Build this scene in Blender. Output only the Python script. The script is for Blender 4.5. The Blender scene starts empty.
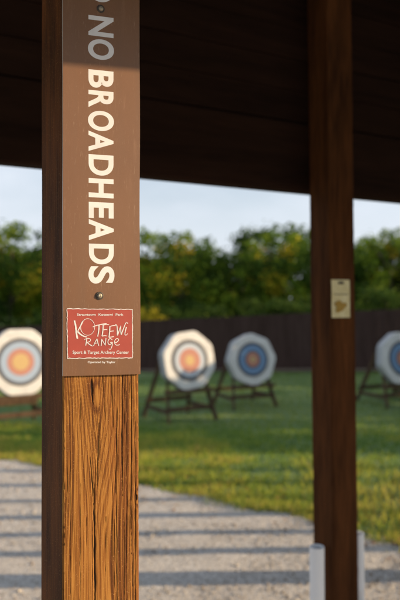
import bpy, math, random
import numpy as np
from mathutils import Vector, Matrix
R = math.radians
random.seed(7); rng = np.random.default_rng(7)
S = bpy.context.scene

# ------------------------------------------------------------ camera
H = 1.6
FPX = 640.0
cam = bpy.data.cameras.new('camera'); camo = bpy.data.objects.new('camera', cam); S.collection.objects.link(camo)
cam.sensor_fit = 'VERTICAL'; cam.sensor_height = 36; cam.sensor_width = 24
cam.lens = FPX / 600 * 36
cam.shift_y = -8.2 / 600
CR = Matrix.Rotation(R(91.0), 4, 'X') @ Matrix.Rotation(R(-0.2), 4, 'Z')
camo.matrix_world = Matrix.Translation((0, 0, H)) @ CR
cam.clip_start = 0.05; cam.clip_end = 2000
cam.dof.use_dof = True; cam.dof.focus_distance = 1.10; cam.dof.aperture_fstop = 3.5; cam.dof.aperture_blades = 0
S.camera = camo
# ------------------------------------------------------------ light
SUN_AZ, SUN_EL = 88.4, 16.0           # azimuth clockwise from +Y
w = bpy.data.worlds.new('World'); S.world = w; w.use_nodes = True
nt = w.node_tree; nt.nodes.clear()
sky = nt.nodes.new('ShaderNodeTexSky'); sky.sky_type = 'NISHITA'; sky.sun_disc = False
sky.sun_elevation = R(SUN_EL); sky.sun_rotation = R(SUN_AZ); sky.dust_density = 1.2; sky.ozone_density = 1.4; sky.air_density = 1.0
bg = nt.nodes.new('ShaderNodeBackground'); bg.inputs[1].default_value = 0.11
wo = nt.nodes.new('ShaderNodeOutputWorld')
# thin soft clouds
tc = nt.nodes.new('ShaderNodeTexCoord'); mp = nt.nodes.new('ShaderNodeMapping'); mp.inputs['Scale'].default_value = (2.0, 2.0, 7.0)
mp.inputs['Location'].default_value = (0.4, 0.0, 0.3)
no = nt.nodes.new('ShaderNodeTexNoise'); no.inputs['Scale'].default_value = 1.7; no.inputs['Detail'].default_value = 6; no.inputs['Roughness'].default_value = .55
rp = nt.nodes.new('ShaderNodeValToRGB'); rp.color_ramp.elements[0].position = .40; rp.color_ramp.elements[1].position = .72
rp.color_ramp.elements[0].color = (.25, .25, .25, 1); rp.color_ramp.elements[1].color = (.85, .85, .85, 1)
mx = nt.nodes.new('ShaderNodeMix'); mx.data_type = 'RGBA'; mx.inputs['B'].default_value = (5.3, 5.7, 6.3, 1)
nt.links.new(tc.outputs['Generated'], mp.inputs[0]); nt.links.new(mp.outputs[0], no.inputs[0])
nt.links.new(no.outputs[0], rp.inputs[0]); nt.links.new(rp.outputs[0], mx.inputs['Factor'])
nt.links.new(sky.outputs[0], mx.inputs['A'])
sx = nt.nodes.new('ShaderNodeSeparateXYZ'); nt.links.new(tc.outputs['Generated'], sx.inputs[0])
mr = nt.nodes.new('ShaderNodeMapRange'); mr.inputs['From Min'].default_value = .02; mr.inputs['From Max'].default_value = .34; mr.inputs['To Min'].default_value = .85; mr.inputs['To Max'].default_value = 0; mr.interpolation_type = 'SMOOTHSTEP'
nt.links.new(sx.outputs[2], mr.inputs[0])
m2 = nt.nodes.new('ShaderNodeMix'); m2.data_type = 'RGBA'; m2.inputs['B'].default_value = (4.7, 5.05, 5.6, 1)
nt.links.new(mr.outputs[0], m2.inputs['Factor']); nt.links.new(mx.outputs['Result'], m2.inputs['A']); nt.links.new(m2.outputs['Result'], bg.inputs[0]); nt.links.new(bg.outputs[0], wo.inputs[0])
sd = Vector((math.sin(R(SUN_AZ)) * math.cos(R(SUN_EL)), math.cos(R(SUN_AZ)) * math.cos(R(SUN_EL)), math.sin(R(SUN_EL))))
sl = bpy.data.lights.new('sun', 'SUN'); sl.energy = 5.0; sl.angle = R(0.5); sl.color = (1.0, .75, .47)
so = bpy.data.objects.new('sun', sl); S.collection.objects.link(so); so.rotation_euler = sd.to_track_quat('Z', 'Y').to_euler()
S.view_settings.view_transform = 'Standard'; S.view_settings.look = 'None'; S.view_settings.gamma = 1
S.view_settings.use_curve_mapping = False; S.view_settings.exposure = 0.6
S.render.engine = 'CYCLES'

# ------------------------------------------------------------ helpers
def tag(o, label=None, cat=None, group=None, kind=None):
    if label: o['label'] = label
    if cat: o['category'] = cat
    if group: o['group'] = group
    if kind: o['kind'] = kind
    return o
def empty(name, loc=(0, 0, 0), rz=0.0, rot=None):
    o = bpy.data.objects.new(name, None); S.collection.objects.link(o); o.location = loc
    o.rotation_euler = rot if rot else (0, 0, rz); o.empty_display_size = .1
    return o
def copy_tree(o, parent=None):
    c = o.copy(); S.collection.objects.link(c); c.parent = parent
    for ch in list(o.children): copy_tree(ch, c)
    return c
class MB:
    def __init__(s): s.v = []; s.f = []; s.m = []; s.sm = []
    def add(s, vs, fs, mi=0, smooth=False):
        b = len(s.v); s.v += [tuple(p) for p in vs]
        for f in fs: s.f.append(tuple(b + i for i in f)); s.m.append(mi); s.sm.append(smooth)
        return s
    def box(s, x0, x1, y0, y1, z0, z1, mi=0, M=None):
        vs = [Vector((x, y, z)) for x in (x0, x1) for y in (y0, y1) for z in (z0, z1)]
        if M: vs = [M @ p for p in vs]
        return s.add(vs, [(0, 1, 3, 2), (4, 6, 7, 5), (0, 4, 5, 1), (2, 3, 7, 6), (0, 2, 6, 4), (1, 5, 7, 3)], mi)
    def bar(s, p, q, a, b, mi=0, up=(0, 0, 1)):          # rectangular bar from p to q, bevelled edges
        p, q = Vector(p), Vector(q); d = (q - p).normalized(); u = Vector(up)
        if abs(d.dot(u)) > .95: u = Vector((0, 1, 0))
        x = d.cross(u).normalized(); y = x.cross(d)
        c = min(a, b) * .12; ring = [(a/2-c, b/2), (-a/2+c, b/2), (-a/2, b/2-c), (-a/2, -b/2+c), (-a/2+c, -b/2), (a/2-c, -b/2), (a/2, -b/2+c), (a/2, b/2-c)]
        vs = [e + x * i + y * j for e in (p, q) for i, j in ring]
        fs = [(i, (i + 1) % 8, 8 + (i + 1) % 8, 8 + i) for i in range(8)] + [tuple(range(7, -1, -1)), tuple(range(8, 16))]
        return s.add(vs, fs, mi)
    def tube(s, pts, rad, n=16, mi=0, caps=True, smooth=True):
        pts = [Vector(p) for p in pts]; rad = rad if isinstance(rad, (list, tuple)) else [rad] * len(pts)
        vs = []; fs = []
        for k, p in enumerate(pts):
            d = (pts[min(k + 1, len(pts) - 1)] - pts[max(k - 1, 0)])
            if d.length < 1e-9: d = Vector((0, 0, 1))
            d.normalize(); u = Vector((0, 0, 1)) if abs(d.z) < .9 else Vector((0, 1, 0))
            x = d.cross(u).normalized(); y = d.cross(x)
            for i in range(n):
                a = 2 * math.pi * i / n; vs.append(p + x * math.cos(a) * rad[k] + y * math.sin(a) * rad[k])
        for k in range(len(pts) - 1):
            for i in range(n): fs.append((k*n+i, k*n+(i+1) % n, (k+1)*n+(i+1) % n, (k+1)*n+i))
        s.add(vs, fs, mi, smooth)
        if caps: s.add(vs[:n], [tuple(range(n))], mi); s.add(vs[-n:], [tuple(range(n))], mi)
        return s
    def build(s, name, mats, parent=None):
        me = bpy.data.meshes.new(name); me.from_pydata(s.v, [], s.f)
        for m in (mats if isinstance(mats, (list, tuple)) else [mats]): me.materials.append(m)
        me.polygons.foreach_set('material_index', s.m); me.polygons.foreach_set('use_smooth', s.sm)
        import bmesh
        bm = bmesh.new(); bm.from_mesh(me); bmesh.ops.recalc_face_normals(bm, faces=bm.faces); bm.to_mesh(me); bm.free()
        me.update(); o = bpy.data.objects.new(name, me); S.collection.objects.link(o)
        if parent: o.parent = parent
        return o
def raw(name, V, F, mats, parent=None, attrs=None, smooth=False, mi=None):
    me = bpy.data.meshes.new(name)
    V = np.asarray(V, np.float32); F = np.asarray(F, np.int32); k = F.shape[1]
    me.vertices.add(len(V)); me.vertices.foreach_set('co', V.ravel())
    me.loops.add(F.size); me.loops.foreach_set('vertex_index', F.ravel())
    me.polygons.add(len(F)); me.polygons.foreach_set('loop_start', np.arange(0, F.size, k, dtype=np.int32))
    try: me.polygons.foreach_set('loop_total', np.full(len(F), k, np.int32))
    except Exception: pass
    me.polygons.foreach_set('use_smooth', np.full(len(F), smooth))
    for m in (mats if isinstance(mats, (list, tuple)) else [mats]): me.materials.append(m)
    if mi is not None: me.polygons.foreach_set('material_index', np.asarray(mi, np.int32))
    for n_, (dom, a) in (attrs or {}).items():
        at = me.attributes.new(n_, 'FLOAT', dom); at.data.foreach_set('value', np.asarray(a, np.float32))
    me.update(calc_edges=True); me.validate()
    o = bpy.data.objects.new(name, me); S.collection.objects.link(o)
    if parent: o.parent = parent
    return o

class NT:
    def __init__(s, name):
        s.m = bpy.data.materials.new(name); s.m.use_nodes = True; s.t = s.m.node_tree; s.b = s.t.nodes['Principled BSDF']
    def n(s, typ, ins=None, **kw):
        x = s.t.nodes.new(typ)
        for k, v in kw.items(): setattr(x, k, v)
        for k, v in (ins or {}).items():
            if isinstance(v, bpy.types.NodeSocket): s.t.links.new(v, x.inputs[k])
            else: x.inputs[k].default_value = v
        return x
    def math(s, op, a, b=0.0, c=0.0):
        return s.n('ShaderNodeMath', {0: a, 1: b, 2: c}, operation=op).outputs[0]
    def ramp(s, fac, stops):
        x = s.n('ShaderNodeValToRGB', {0: fac}); e = x.color_ramp.elements
        while len(e) < len(stops): e.new(.5)
        for el, (p, c) in zip(e, stops): el.position = p; el.color = (*c, 1)
        return x.outputs[0]
    def mix(s, f, a, b, mode='MIX'):
        x = s.n('ShaderNodeMix', data_type='RGBA', blend_type=mode)
        for k, v in (('Factor', f), ('A', a), ('B', b)):
            if isinstance(v, bpy.types.NodeSocket): s.t.links.new(v, x.inputs[k])
            else: x.inputs[k].default_value = (*v, 1) if isinstance(v, tuple) else v
        return x.outputs['Result']
    def coord(s, scale=(1, 1, 1), out='Object'):
        c = s.n('ShaderNodeTexCoord').outputs[out]
        return s.n('ShaderNodeMapping', {0: c, 'Scale': scale}).outputs[0]
    def noise(s, vec, scale, detail=4, rough=.5, dist=0.0):
        return s.n('ShaderNodeTexNoise', {'Vector': vec, 'Scale': scale, 'Detail': detail, 'Roughness': rough, 'Distortion': dist}).outputs[0]
    def bump(s, h, strength=.5, dist=.01):
        x = s.n('ShaderNodeBump', {'Strength': strength, 'Distance': dist, 'Height': h}); s.t.links.new(x.outputs[0], s.b.inputs['Normal'])
    def set(s, col=None, rough=None, **k):
        if col is not None:
            if isinstance(col, tuple): s.b.inputs['Base Color'].default_value = (*col, 1)
            else: s.t.links.new(col, s.b.inputs['Base Color'])
        if rough is not None:
            if isinstance(rough, (int, float)): s.b.inputs['Roughness'].default_value = rough
            else: s.t.links.new(rough, s.b.inputs['Roughness'])
        for a, v in k.items(): s.b.inputs[a.replace('_', ' ')].default_value = v
        return s.m
def wood(name, dark, light, scale=1.0, axis='z', rough=.92):
    t = NT(name); st = 14.0 * scale; lo = 1.3 * scale
    sc = {'z': (st, st, lo), 'x': (lo, st, st), 'y': (st, lo, st)}[axis]
    v = t.coord(sc); a = t.noise(v, 1.0, 5, .6, .6); b = t.noise(t.coord(tuple(i * 5 for i in sc)), 1.0, 4, .6)
    g = t.math('ADD', t.math('MULTIPLY', a, .65), t.math('MULTIPLY', b, .35))
    t.set(t.ramp(g, [(.35, dark), (.68, light)]), rough); t.bump(g, .5, .004); t.b.inputs['Specular IOR Level'].default_value = .12
    return t.m

M = {}
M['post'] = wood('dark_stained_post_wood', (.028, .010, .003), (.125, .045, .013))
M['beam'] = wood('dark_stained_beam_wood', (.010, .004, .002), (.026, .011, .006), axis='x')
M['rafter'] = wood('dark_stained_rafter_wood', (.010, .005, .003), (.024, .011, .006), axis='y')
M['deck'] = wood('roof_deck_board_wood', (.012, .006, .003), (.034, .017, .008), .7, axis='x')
M['trestle'] = wood('weathered_trestle_wood', (.05, .032, .02), (.16, .10, .06), 1.5)
M['fence'] = wood('dark_brown_fence_boards', (.045, .026, .021), (.085, .052, .044), .6)
def plain(name, col, rough=.5, **k):
    t = NT(name); n_ = t.noise(t.coord(), 35, 3); c = t.ramp(n_, [(.3, tuple(x * .92 for x in col)), (.7, tuple(min(1, x * 1.05) for x in col))])
    t.set(c, rough, **k); t.bump(t.noise(t.coord(), 220, 2), .05, .001); return t.m
M['lettering'] = plain('cream_vinyl_lettering', (.72, .71, .72), .5)
M['logo_red'] = plain('brick_red_vinyl', (.37, .062, .044), .42)
M['alu'] = plain('cut_aluminium_edge', (.62, .60, .57), .45, Metallic=.2)
M['screw'] = plain('galvanised_screw', (.34, .29, .22), .55, Metallic=.6)
M['dark_metal'] = plain('dark_washer', (.05, .04, .03), .5)
M['pvc'] = plain('white_pvc', (.84, .85, .86), .35)
t = NT('scuffed_white_pipe'); g_ = t.n('ShaderNodeSeparateXYZ', {0: t.coord()}).outputs[2]; mud = t.math('ADD', t.math('MULTIPLY', t.noise(t.coord((9, 9, 4)), 3, 5, .7), .35), t.math('MULTIPLY', g_, -.55))
t.set(t.mix(t.ramp(mud, [(.0, (0, 0, 0)), (.25, (.8, .8, .8))]), (.82, .83, .84), (.42, .36, .28)), .45); M['pvc'] = t.m
M['foam'] = plain('layered_foam_side', (.42, .42, .43), .9)
t = NT('brown_sign_sheet'); big = t.noise(t.coord((1, 1, .5)), 9, 4, .55); fine = t.noise(t.coord(), 900, 2)
c = t.ramp(big, [(.3, (.160, .074, .033)), (.7, (.195, .092, .042))]); c = t.mix(.06, c, t.ramp(fine, [(.35, (.14, .07, .04)), (.65, (.34, .2, .12))]))
sc = t.noise(t.coord((60, 60, 6)), 1.5, 6, .7); c = t.mix(t.ramp(sc, [(.60, (0, 0, 0)), (.70, (.25, .25, .25))]), c, (.30, .17, .10))
dr = t.noise(t.coord((45, 45, 2.2)), 1.0, 5, .6); c = t.mix(t.ramp(dr, [(.48, (0, 0, 0)), (.75, (.38, .38, .38))]), c, (.15, .085, .05))
ss = t.noise(t.coord((500, 500, 40)), 1.0, 3, .7, 1.0); c = t.mix(t.ramp(ss, [(.62, (0, 0, 0)), (.72, (.45, .45, .45))]), c, (.40, .28, .19))
t.set(c, .42); t.bump(t.math('ADD', big, t.math('MULTIPLY', fine, .1)), .25, .002); M['sign'] = t.m

# ray / surface helpers: where a point seen in the photo lies on a real surface
def ray(px, py):
    d = Vector(((px - 200) / FPX, (300 - py) / FPX + cam.shift_y * 600 / FPX, -1))
    return (CR.to_3x3() @ d).normalized()
def at_depth(px, py, y):
    d = ray(px, py); return Vector((0, 0, H)) + d * (y / d.y)

# ------------------------------------------------------------ terrain
def sstep(a, b, x):
    t_ = np.clip((x - a) / (b - a), 0, 1); return t_ * t_ * (3 - 2 * t_)
def terr(x, y):
    x = np.asarray(x, float); y = np.asarray(y, float)
    z1 = -0.80 * sstep(6.0, 14.0, y) ** .9
    zf = -0.85 + 0.055 * np.clip(x, -12, 12)
    t_ = sstep(13, 20, y)
    return z1 * (1 - t_) + zf * t_
def edge_y(x): return 5.02 - .52 * np.clip(x, -30, 30)      # gravel / grass line (y at x) tuned below
def edge(x):
    x = np.asarray(x, float)
    return np.interp(x, [-30, -8, -2.3, -1.7, -.55, 0, .93, 1.6, 3, 30], [9.6, 9.3, 6.9, 6.4, 5.75, 5.3, 4.55, 4.0, 3.3, 3.3]) \
        + .07 * np.sin(x * 3.1) + .04 * np.sin(x * 9.7 + 1)
def ground_sheet(name, xs, ys, dz, mat, kind):
    X, Y = np.meshgrid(xs, ys); Z = terr(X, Y) + dz
    V = np.stack([X.ravel(), Y.ravel(), Z.ravel()], 1); n = len(xs); m = len(ys)
    i = np.arange((m - 1) * (n - 1)); r, c_ = i // (n - 1), i % (n - 1); a = r * n + c_
    F = np.stack([a, a + 1, a + n + 1, a + n], 1)
    o = raw(name, V, F, mat, smooth=True); return tag(o, kind=kind)
t = NT('lawn_ground')
n1 = t.noise(t.coord(), .55, 5, .6); n2 = t.noise(t.coord(), 9, 5, .7); n3 = t.noise(t.coord(), 60, 3, .6)
c = t.mix(t.ramp(n1, [(.38, (0, 0, 0)), (.65, (1, 1, 1))]), (.105, .185, .060), (.17, .235, .070))
c = t.mix(t.ramp(n2, [(.5, (0, 0, 0)), (.75, (.6, .6, .6))]), c, (.15, .15, .045)); t.set(c, .9); t.bump(t.math('ADD', n2, n3), .8, .03); M['lawn'] = t.m
xs = np.unique(np.concatenate([np.linspace(-600, -30, 8), np.linspace(-30, 30, 121), np.linspace(30, 600, 8)]))
ys = np.unique(np.concatenate([np.linspace(-600, -12, 6), np.linspace(-12, 36, 145), np.linspace(36, 900, 8)]))
ground_sheet('ground', xs, ys, -.012, M['lawn'], 'structure')

t = NT('crushed_limestone_gravel')
vv = t.coord(); vo = t.n('ShaderNodeTexVoronoi', {'Vector': vv, 'Scale': 120.0, 'Randomness': 1.0}); vc = vo.outputs['Color']
sep = t.n('ShaderNodeSeparateColor', {0: vc}).outputs[0]
n1 = t.noise(vv, 2.2, 5, .6); n2 = t.noise(vv, 16, 4, .65)
c = t.ramp(sep, [(0, (.31, .285, .26)), (.45, (.55, .515, .475)), (1, (.76, .725, .68))])
c = t.mix(t.ramp(n1, [(.35, (0, 0, 0)), (.7, (.45, .45, .45))]), c, (.44, .40, .36))
c = t.mix(t.ramp(n2, [(.55, (0, 0, 0)), (.72, (.4, .4, .4))]), c, (.33, .285, .245)); t.set(c, .95)
hh = t.math('ADD', t.math('MULTIPLY', vo.outputs['Distance'], -1.0), t.math('MULTIPLY', n2, 1.6)); t.bump(hh, .9, .012); M['gravel'] = t.m
# gravel yard: follows the grass edge, real unevenness of one or two centimetres
nx, ny = 420, 260
xx = np.linspace(-14, 14, nx); Vs = []
X = np.repeat(xx[None], ny, 0); tt = np.linspace(0, 1, ny)[:, None] ** .8
Y = -10 + (edge(X) + 10) * tt
wv = np.zeros_like(X)
for k in range(19):
    fx, fy = rng.normal(0, 9, 2); wv += np.sin(X * fx + Y * fy + rng.uniform(0, 7)) / 26 ** .5
wv = wv * .004
Z = terr(X, Y) + .006 + np.maximum(wv, -.010)
i = np.arange((ny - 1) * (nx - 1)); r_, c_ = i // (nx - 1), i % (nx - 1); a = r_ * nx + c_
tag(raw('gravel_path', np.stack([X.ravel(), Y.ravel(), Z.ravel()], 1), np.stack([a, a + 1, a + nx + 1, a + nx], 1), M['gravel'], smooth=True), kind='structure')
# loose stones, scattered: uncountable
N = 26000
px_ = rng.uniform(-3.2, 3.2, N); py_ = 2.6 + (edge(px_) + .1 - 2.6) * rng.uniform(0, 1, N) ** .8
sz = rng.lognormal(-5.3, .45, N); sz = np.clip(sz, .003, .02)
base = np.array([[1, 0, -.2], [0, 1, -.2], [-1, 0, -.2], [0, -1, -.2], [.1, .1, .75]])
F0 = np.array([[0, 1, 4], [1, 2, 4], [2, 3, 4], [3, 0, 4]])
an = rng.uniform(0, 6.28, N); jit = rng.uniform(.6, 1.3, (N, 5, 3)); P = base[None] * jit * sz[:, None, None]
ca, sa = np.cos(an)[:, None], np.sin(an)[:, None]
Q = np.stack([P[..., 0] * ca - P[..., 1] * sa, P[..., 0] * sa + P[..., 1] * ca, P[..., 2]], 2)
Q += np.stack([px_, py_, terr(px_, py_) + .008], 1)[:, None]
t = NT('loose_stone'); at_ = t.n('ShaderNodeAttribute', attribute_name='tone').outputs['Fac']
t.set(t.ramp(at_, [(0, (.22, .17, .13)), (.5, (.38, .34, .29)), (1, (.62, .57, .5))]), .9); M['stone'] = t.m
tag(raw('loose_stones', Q.reshape(-1, 3), (F0[None] + 5 * np.arange(N)[:, None, None]).reshape(-1, 3), M['stone'], attrs={'tone': ('FACE', np.repeat(rng.uniform(0, 1, N), 4))}),
    'small pale crushed limestone pieces loose on the gravel path', 'stones', kind='stuff')

# grass blades
t = NT('grass_blade'); at_ = t.n('ShaderNodeAttribute', attribute_name='tone').outputs['Fac']
c = t.ramp(at_, [(0, (.07, .14, .03)), (.40, (.19, .29, .055)), (.62, (.40, .42, .060)), (1, (.50, .36, .12))])
t.set(c, .8); t.b.inputs['Specular IOR Level'].default_value = .15; tr = t.n('ShaderNodeBsdfTranslucent', {'Color': c}); mxs = t.n('ShaderNodeMixShader', {0: .5, 1: t.b.outputs[0], 2: tr.outputs[0]})
t.t.links.new(mxs.outputs[0], t.t.nodes['Material Output'].inputs[0]); M['blade'] = t.m
def blades(x, y, h, wd, tone):
    n = len(x); a = rng.uniform(0, 6.28, n); lx, ly = rng.normal(0, .45, n) * h, rng.normal(0, .45, n) * h; z = terr(x, y) - .01
    V = np.zeros((n, 3, 3)); dx, dy = np.cos(a) * wd, np.sin(a) * wd
    V[:, 0] = np.stack([x - dx, y - dy, z], 1); V[:, 1] = np.stack([x + dx, y + dy, z], 1); V[:, 2] = np.stack([x + lx, y + ly, z + h], 1)
    return V, tone
def gnoise(x, y, seed, f):
    r = np.random.default_rng(seed); s = 0
    for k in range(12): fx, fy = r.normal(0, f, 2); s = s + np.sin(x * fx + y * fy + r.uniform(0, 7))
    return s / 12 ** .5
N = 120000
gx = rng.uniform(-7, 7, N); gy = edge(gx) - .05 + rng.exponential(1, N) ** 1.0 * 1.9
k = (gy < 13) & (np.abs(gx) < gy * .42 + .8); gx, gy = gx[k], gy[k]; pt = gnoise(gx, gy, 3, 2.2); pf = gnoise(gx, gy, 4, 9)
de = gy - edge(gx)
keep = rng.uniform(0, 1, len(gx)) < np.clip(.75 + .3 * pf, .15, 1); gx, gy, pt, pf, de = gx[keep], gy[keep], pt[keep], pf[keep], de[keep]
hh = np.clip(rng.normal(.045, .014, len(gx)) * (1 + .3 * pt) * (1 + .3 * np.exp(-de / .25)), .012, .11)
tone = np.clip(.56 + .17 * pt + .10 * pf + rng.normal(0, .14, len(gx)) + .15 * np.exp(-de / .3) - .17 * sstep(1.3, 2.6, de), 0, 1)  # tone drops past the sunlit strip: light and shade put into blade colour
V1, T1 = blades(gx, gy, hh, .0035 + .0006 * gy, tone)
N = 60000
gx = rng.uniform(-11, 11, N); gy = rng.uniform(7, 22, N); k = np.abs(gx) < gy * .42 + .5; gx, gy = gx[k], gy[k]
V2, T2 = blades(gx, gy, np.clip(rng.normal(.045, .01, len(gx)), .01, .09), np.full(len(gx), .012), np.clip(.38 + .10 * gnoise(gx, gy, 5, 1.0) + rng.normal(0, .1, len(gx)), 0, 1))
V = np.concatenate([V1, V2]).reshape(-1, 3); T = np.concatenate([T1, T2])
tag(raw('grass', V, np.arange(len(V)).reshape(-1, 3), M['blade'], attrs={'tone': ('FACE', T)}), 'short green lawn grass with dry patches beyond the gravel path', 'grass', kind='stuff')
N = 5000; gx = rng.uniform(-3, 3.3, N); gy = edge(gx) + rng.normal(-.03, .07, N); k = gnoise(gx, gy, 9, 4) > .1; gx, gy = gx[k], gy[k]
V3, T3 = blades(gx, gy, np.clip(rng.normal(.07, .025, len(gx)), .02, .16), np.full(len(gx), .006), np.clip(rng.normal(.5, .25, len(gx)), 0, 1))
tag(raw('edge_weeds', V3.reshape(-1, 3), np.arange(len(V3) * 3).reshape(-1, 3), M['blade'], attrs={'tone': ('FACE', T3)}), 'taller ragged weeds creeping over the edge of the gravel path', 'weeds', kind='stuff')
# mulch strip at the foot of the fence is placed with the fence

# ------------------------------------------------------------ shelter
NAZ = R(-28.3)
UV = Vector((math.cos(NAZ), -math.sin(NAZ), 0)); VV = Vector((math.sin(NAZ), math.cos(NAZ), 0))
SH = empty('picnic_shelter', (0, 0, 0), -NAZ)
tag(SH, 'dark stained wooden open shelter roof and posts over the gravel', 'shelter')
def loc(p): return Vector((p[0] * UV.x + p[1] * UV.y, p[0] * VV.x + p[1] * VV.y, 0))
W = .14
LP = loc((-.2336, 1.088)); RP = loc((.5633, 2.757))       # left-front corners in shelter coordinates
# --- plain posts with eased, slightly uneven edges
def post_mesh(x0, y0, z0, z1, w=W, mat=None, name='post', seed=0, lean=0.0):
    r = random.Random(seed); nz = max(2, int((z1 - z0) / .04)); c = .005; V = []; F = []
    for k in range(nz + 1):
        z = z0 + (z1 - z0) * k / nz; j = lambda: r.uniform(-.0012, .0012)
        ring = [(c, 0), (w - c, 0), (w, c), (w, w - c), (w - c, w), (c, w), (0, w - c), (0, c)]
        for i, (a_, b_) in enumerate(ring): V.append((x0 + a_ + j() - (lean * (z - 1.4)), y0 + b_ + j(), z))
    for k in range(nz):
        for i in range(8): F.append((k*8+i, k*8+(i+1) % 8, (k+1)*8+(i+1) % 8, (k+1)*8+i))
    F4 = F; mb = MB(); mb.add(V, F4); mb.add(V[:8], [tuple(range(8))]); mb.add(V[-8:], [tuple(range(8))])
    return mb.build(name, mat or M['post'], SH)
EZ = 2.100           # underside of the eave beam
SLOPE = .20; HEAD = .98; BV = 2.36
REAR_V = -1.3
REAR_Z = 2.14 + (LP.y - REAR_V) / .45 * math.tan(R(SUN_EL))
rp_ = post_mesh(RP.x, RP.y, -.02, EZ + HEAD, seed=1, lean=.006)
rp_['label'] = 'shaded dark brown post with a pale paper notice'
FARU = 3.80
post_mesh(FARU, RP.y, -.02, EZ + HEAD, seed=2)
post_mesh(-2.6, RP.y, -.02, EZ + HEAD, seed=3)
for k, uu in enumerate((-2.6, 1.6, 7.4)): post_mesh(uu, REAR_V - .1, -.02, REAR_Z, seed=5 + k)
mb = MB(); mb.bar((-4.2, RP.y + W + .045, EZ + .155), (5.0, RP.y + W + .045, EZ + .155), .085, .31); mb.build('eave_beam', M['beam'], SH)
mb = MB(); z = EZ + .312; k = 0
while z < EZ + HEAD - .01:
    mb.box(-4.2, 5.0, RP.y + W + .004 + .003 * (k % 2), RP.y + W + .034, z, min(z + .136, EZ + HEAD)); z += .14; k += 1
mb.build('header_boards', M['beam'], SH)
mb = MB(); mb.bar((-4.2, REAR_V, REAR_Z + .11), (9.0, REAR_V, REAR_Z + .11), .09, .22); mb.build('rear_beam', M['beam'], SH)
TV = LP.y - .60; TZ = 2.022 + .60 / .45 * math.tan(R(SUN_EL))
UC = LP.x + .07 + .60 * .893 / .45; TS = .085
mb = MB(); mb.bar((.15, TV, TZ + .13 + TS * (.15 - UC)), (2.9, TV, TZ + .13 + TS * (2.9 - UC)), .05, .26); mb.build('shade_beam', M['beam'], SH)  # beam added out of view to cast the shade edge across the sign
def roofz(v): return EZ + HEAD + (RP.y + W - v) * SLOPE
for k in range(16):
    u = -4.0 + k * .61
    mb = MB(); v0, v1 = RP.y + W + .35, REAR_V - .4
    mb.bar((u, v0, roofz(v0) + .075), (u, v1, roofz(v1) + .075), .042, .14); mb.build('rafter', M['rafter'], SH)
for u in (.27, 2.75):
    mb = MB(); mb.bar((u, TV + .06, TZ + .1), (u, TV + .06, roofz(TV) + .1), .06, .06); mb.build('shade_beam_hanger', M['beam'], SH)  # hangers carrying the added shade beam
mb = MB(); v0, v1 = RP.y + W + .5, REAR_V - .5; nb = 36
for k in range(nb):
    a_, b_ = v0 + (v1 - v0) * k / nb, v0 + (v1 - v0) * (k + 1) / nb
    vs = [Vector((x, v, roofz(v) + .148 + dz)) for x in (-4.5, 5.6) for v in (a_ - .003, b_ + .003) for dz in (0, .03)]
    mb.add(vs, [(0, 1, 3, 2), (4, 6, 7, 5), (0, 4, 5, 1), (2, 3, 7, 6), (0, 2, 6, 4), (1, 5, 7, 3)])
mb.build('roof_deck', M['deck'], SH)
mb = MB()
for k in range(23): mb.box(5.30, 5.325, -.6 + k * .14, -.463 + k * .14, 2.62, roofz(-.6 + k * .14) + .10)
mb.build('sun_block_boards', M['beam'], SH)  # boards added out of view to stop sun leaking through the gable end
# added board out of frame to the right, only there to shade the right post
mb = MB()
for k in range(4): mb.box(2.80 + k * .112, 2.905 + k * .112, 1.60, 1.63, 0.02, 3.15)
bd = mb.build('shade_panel', M['post'], SH)
del bd

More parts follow.
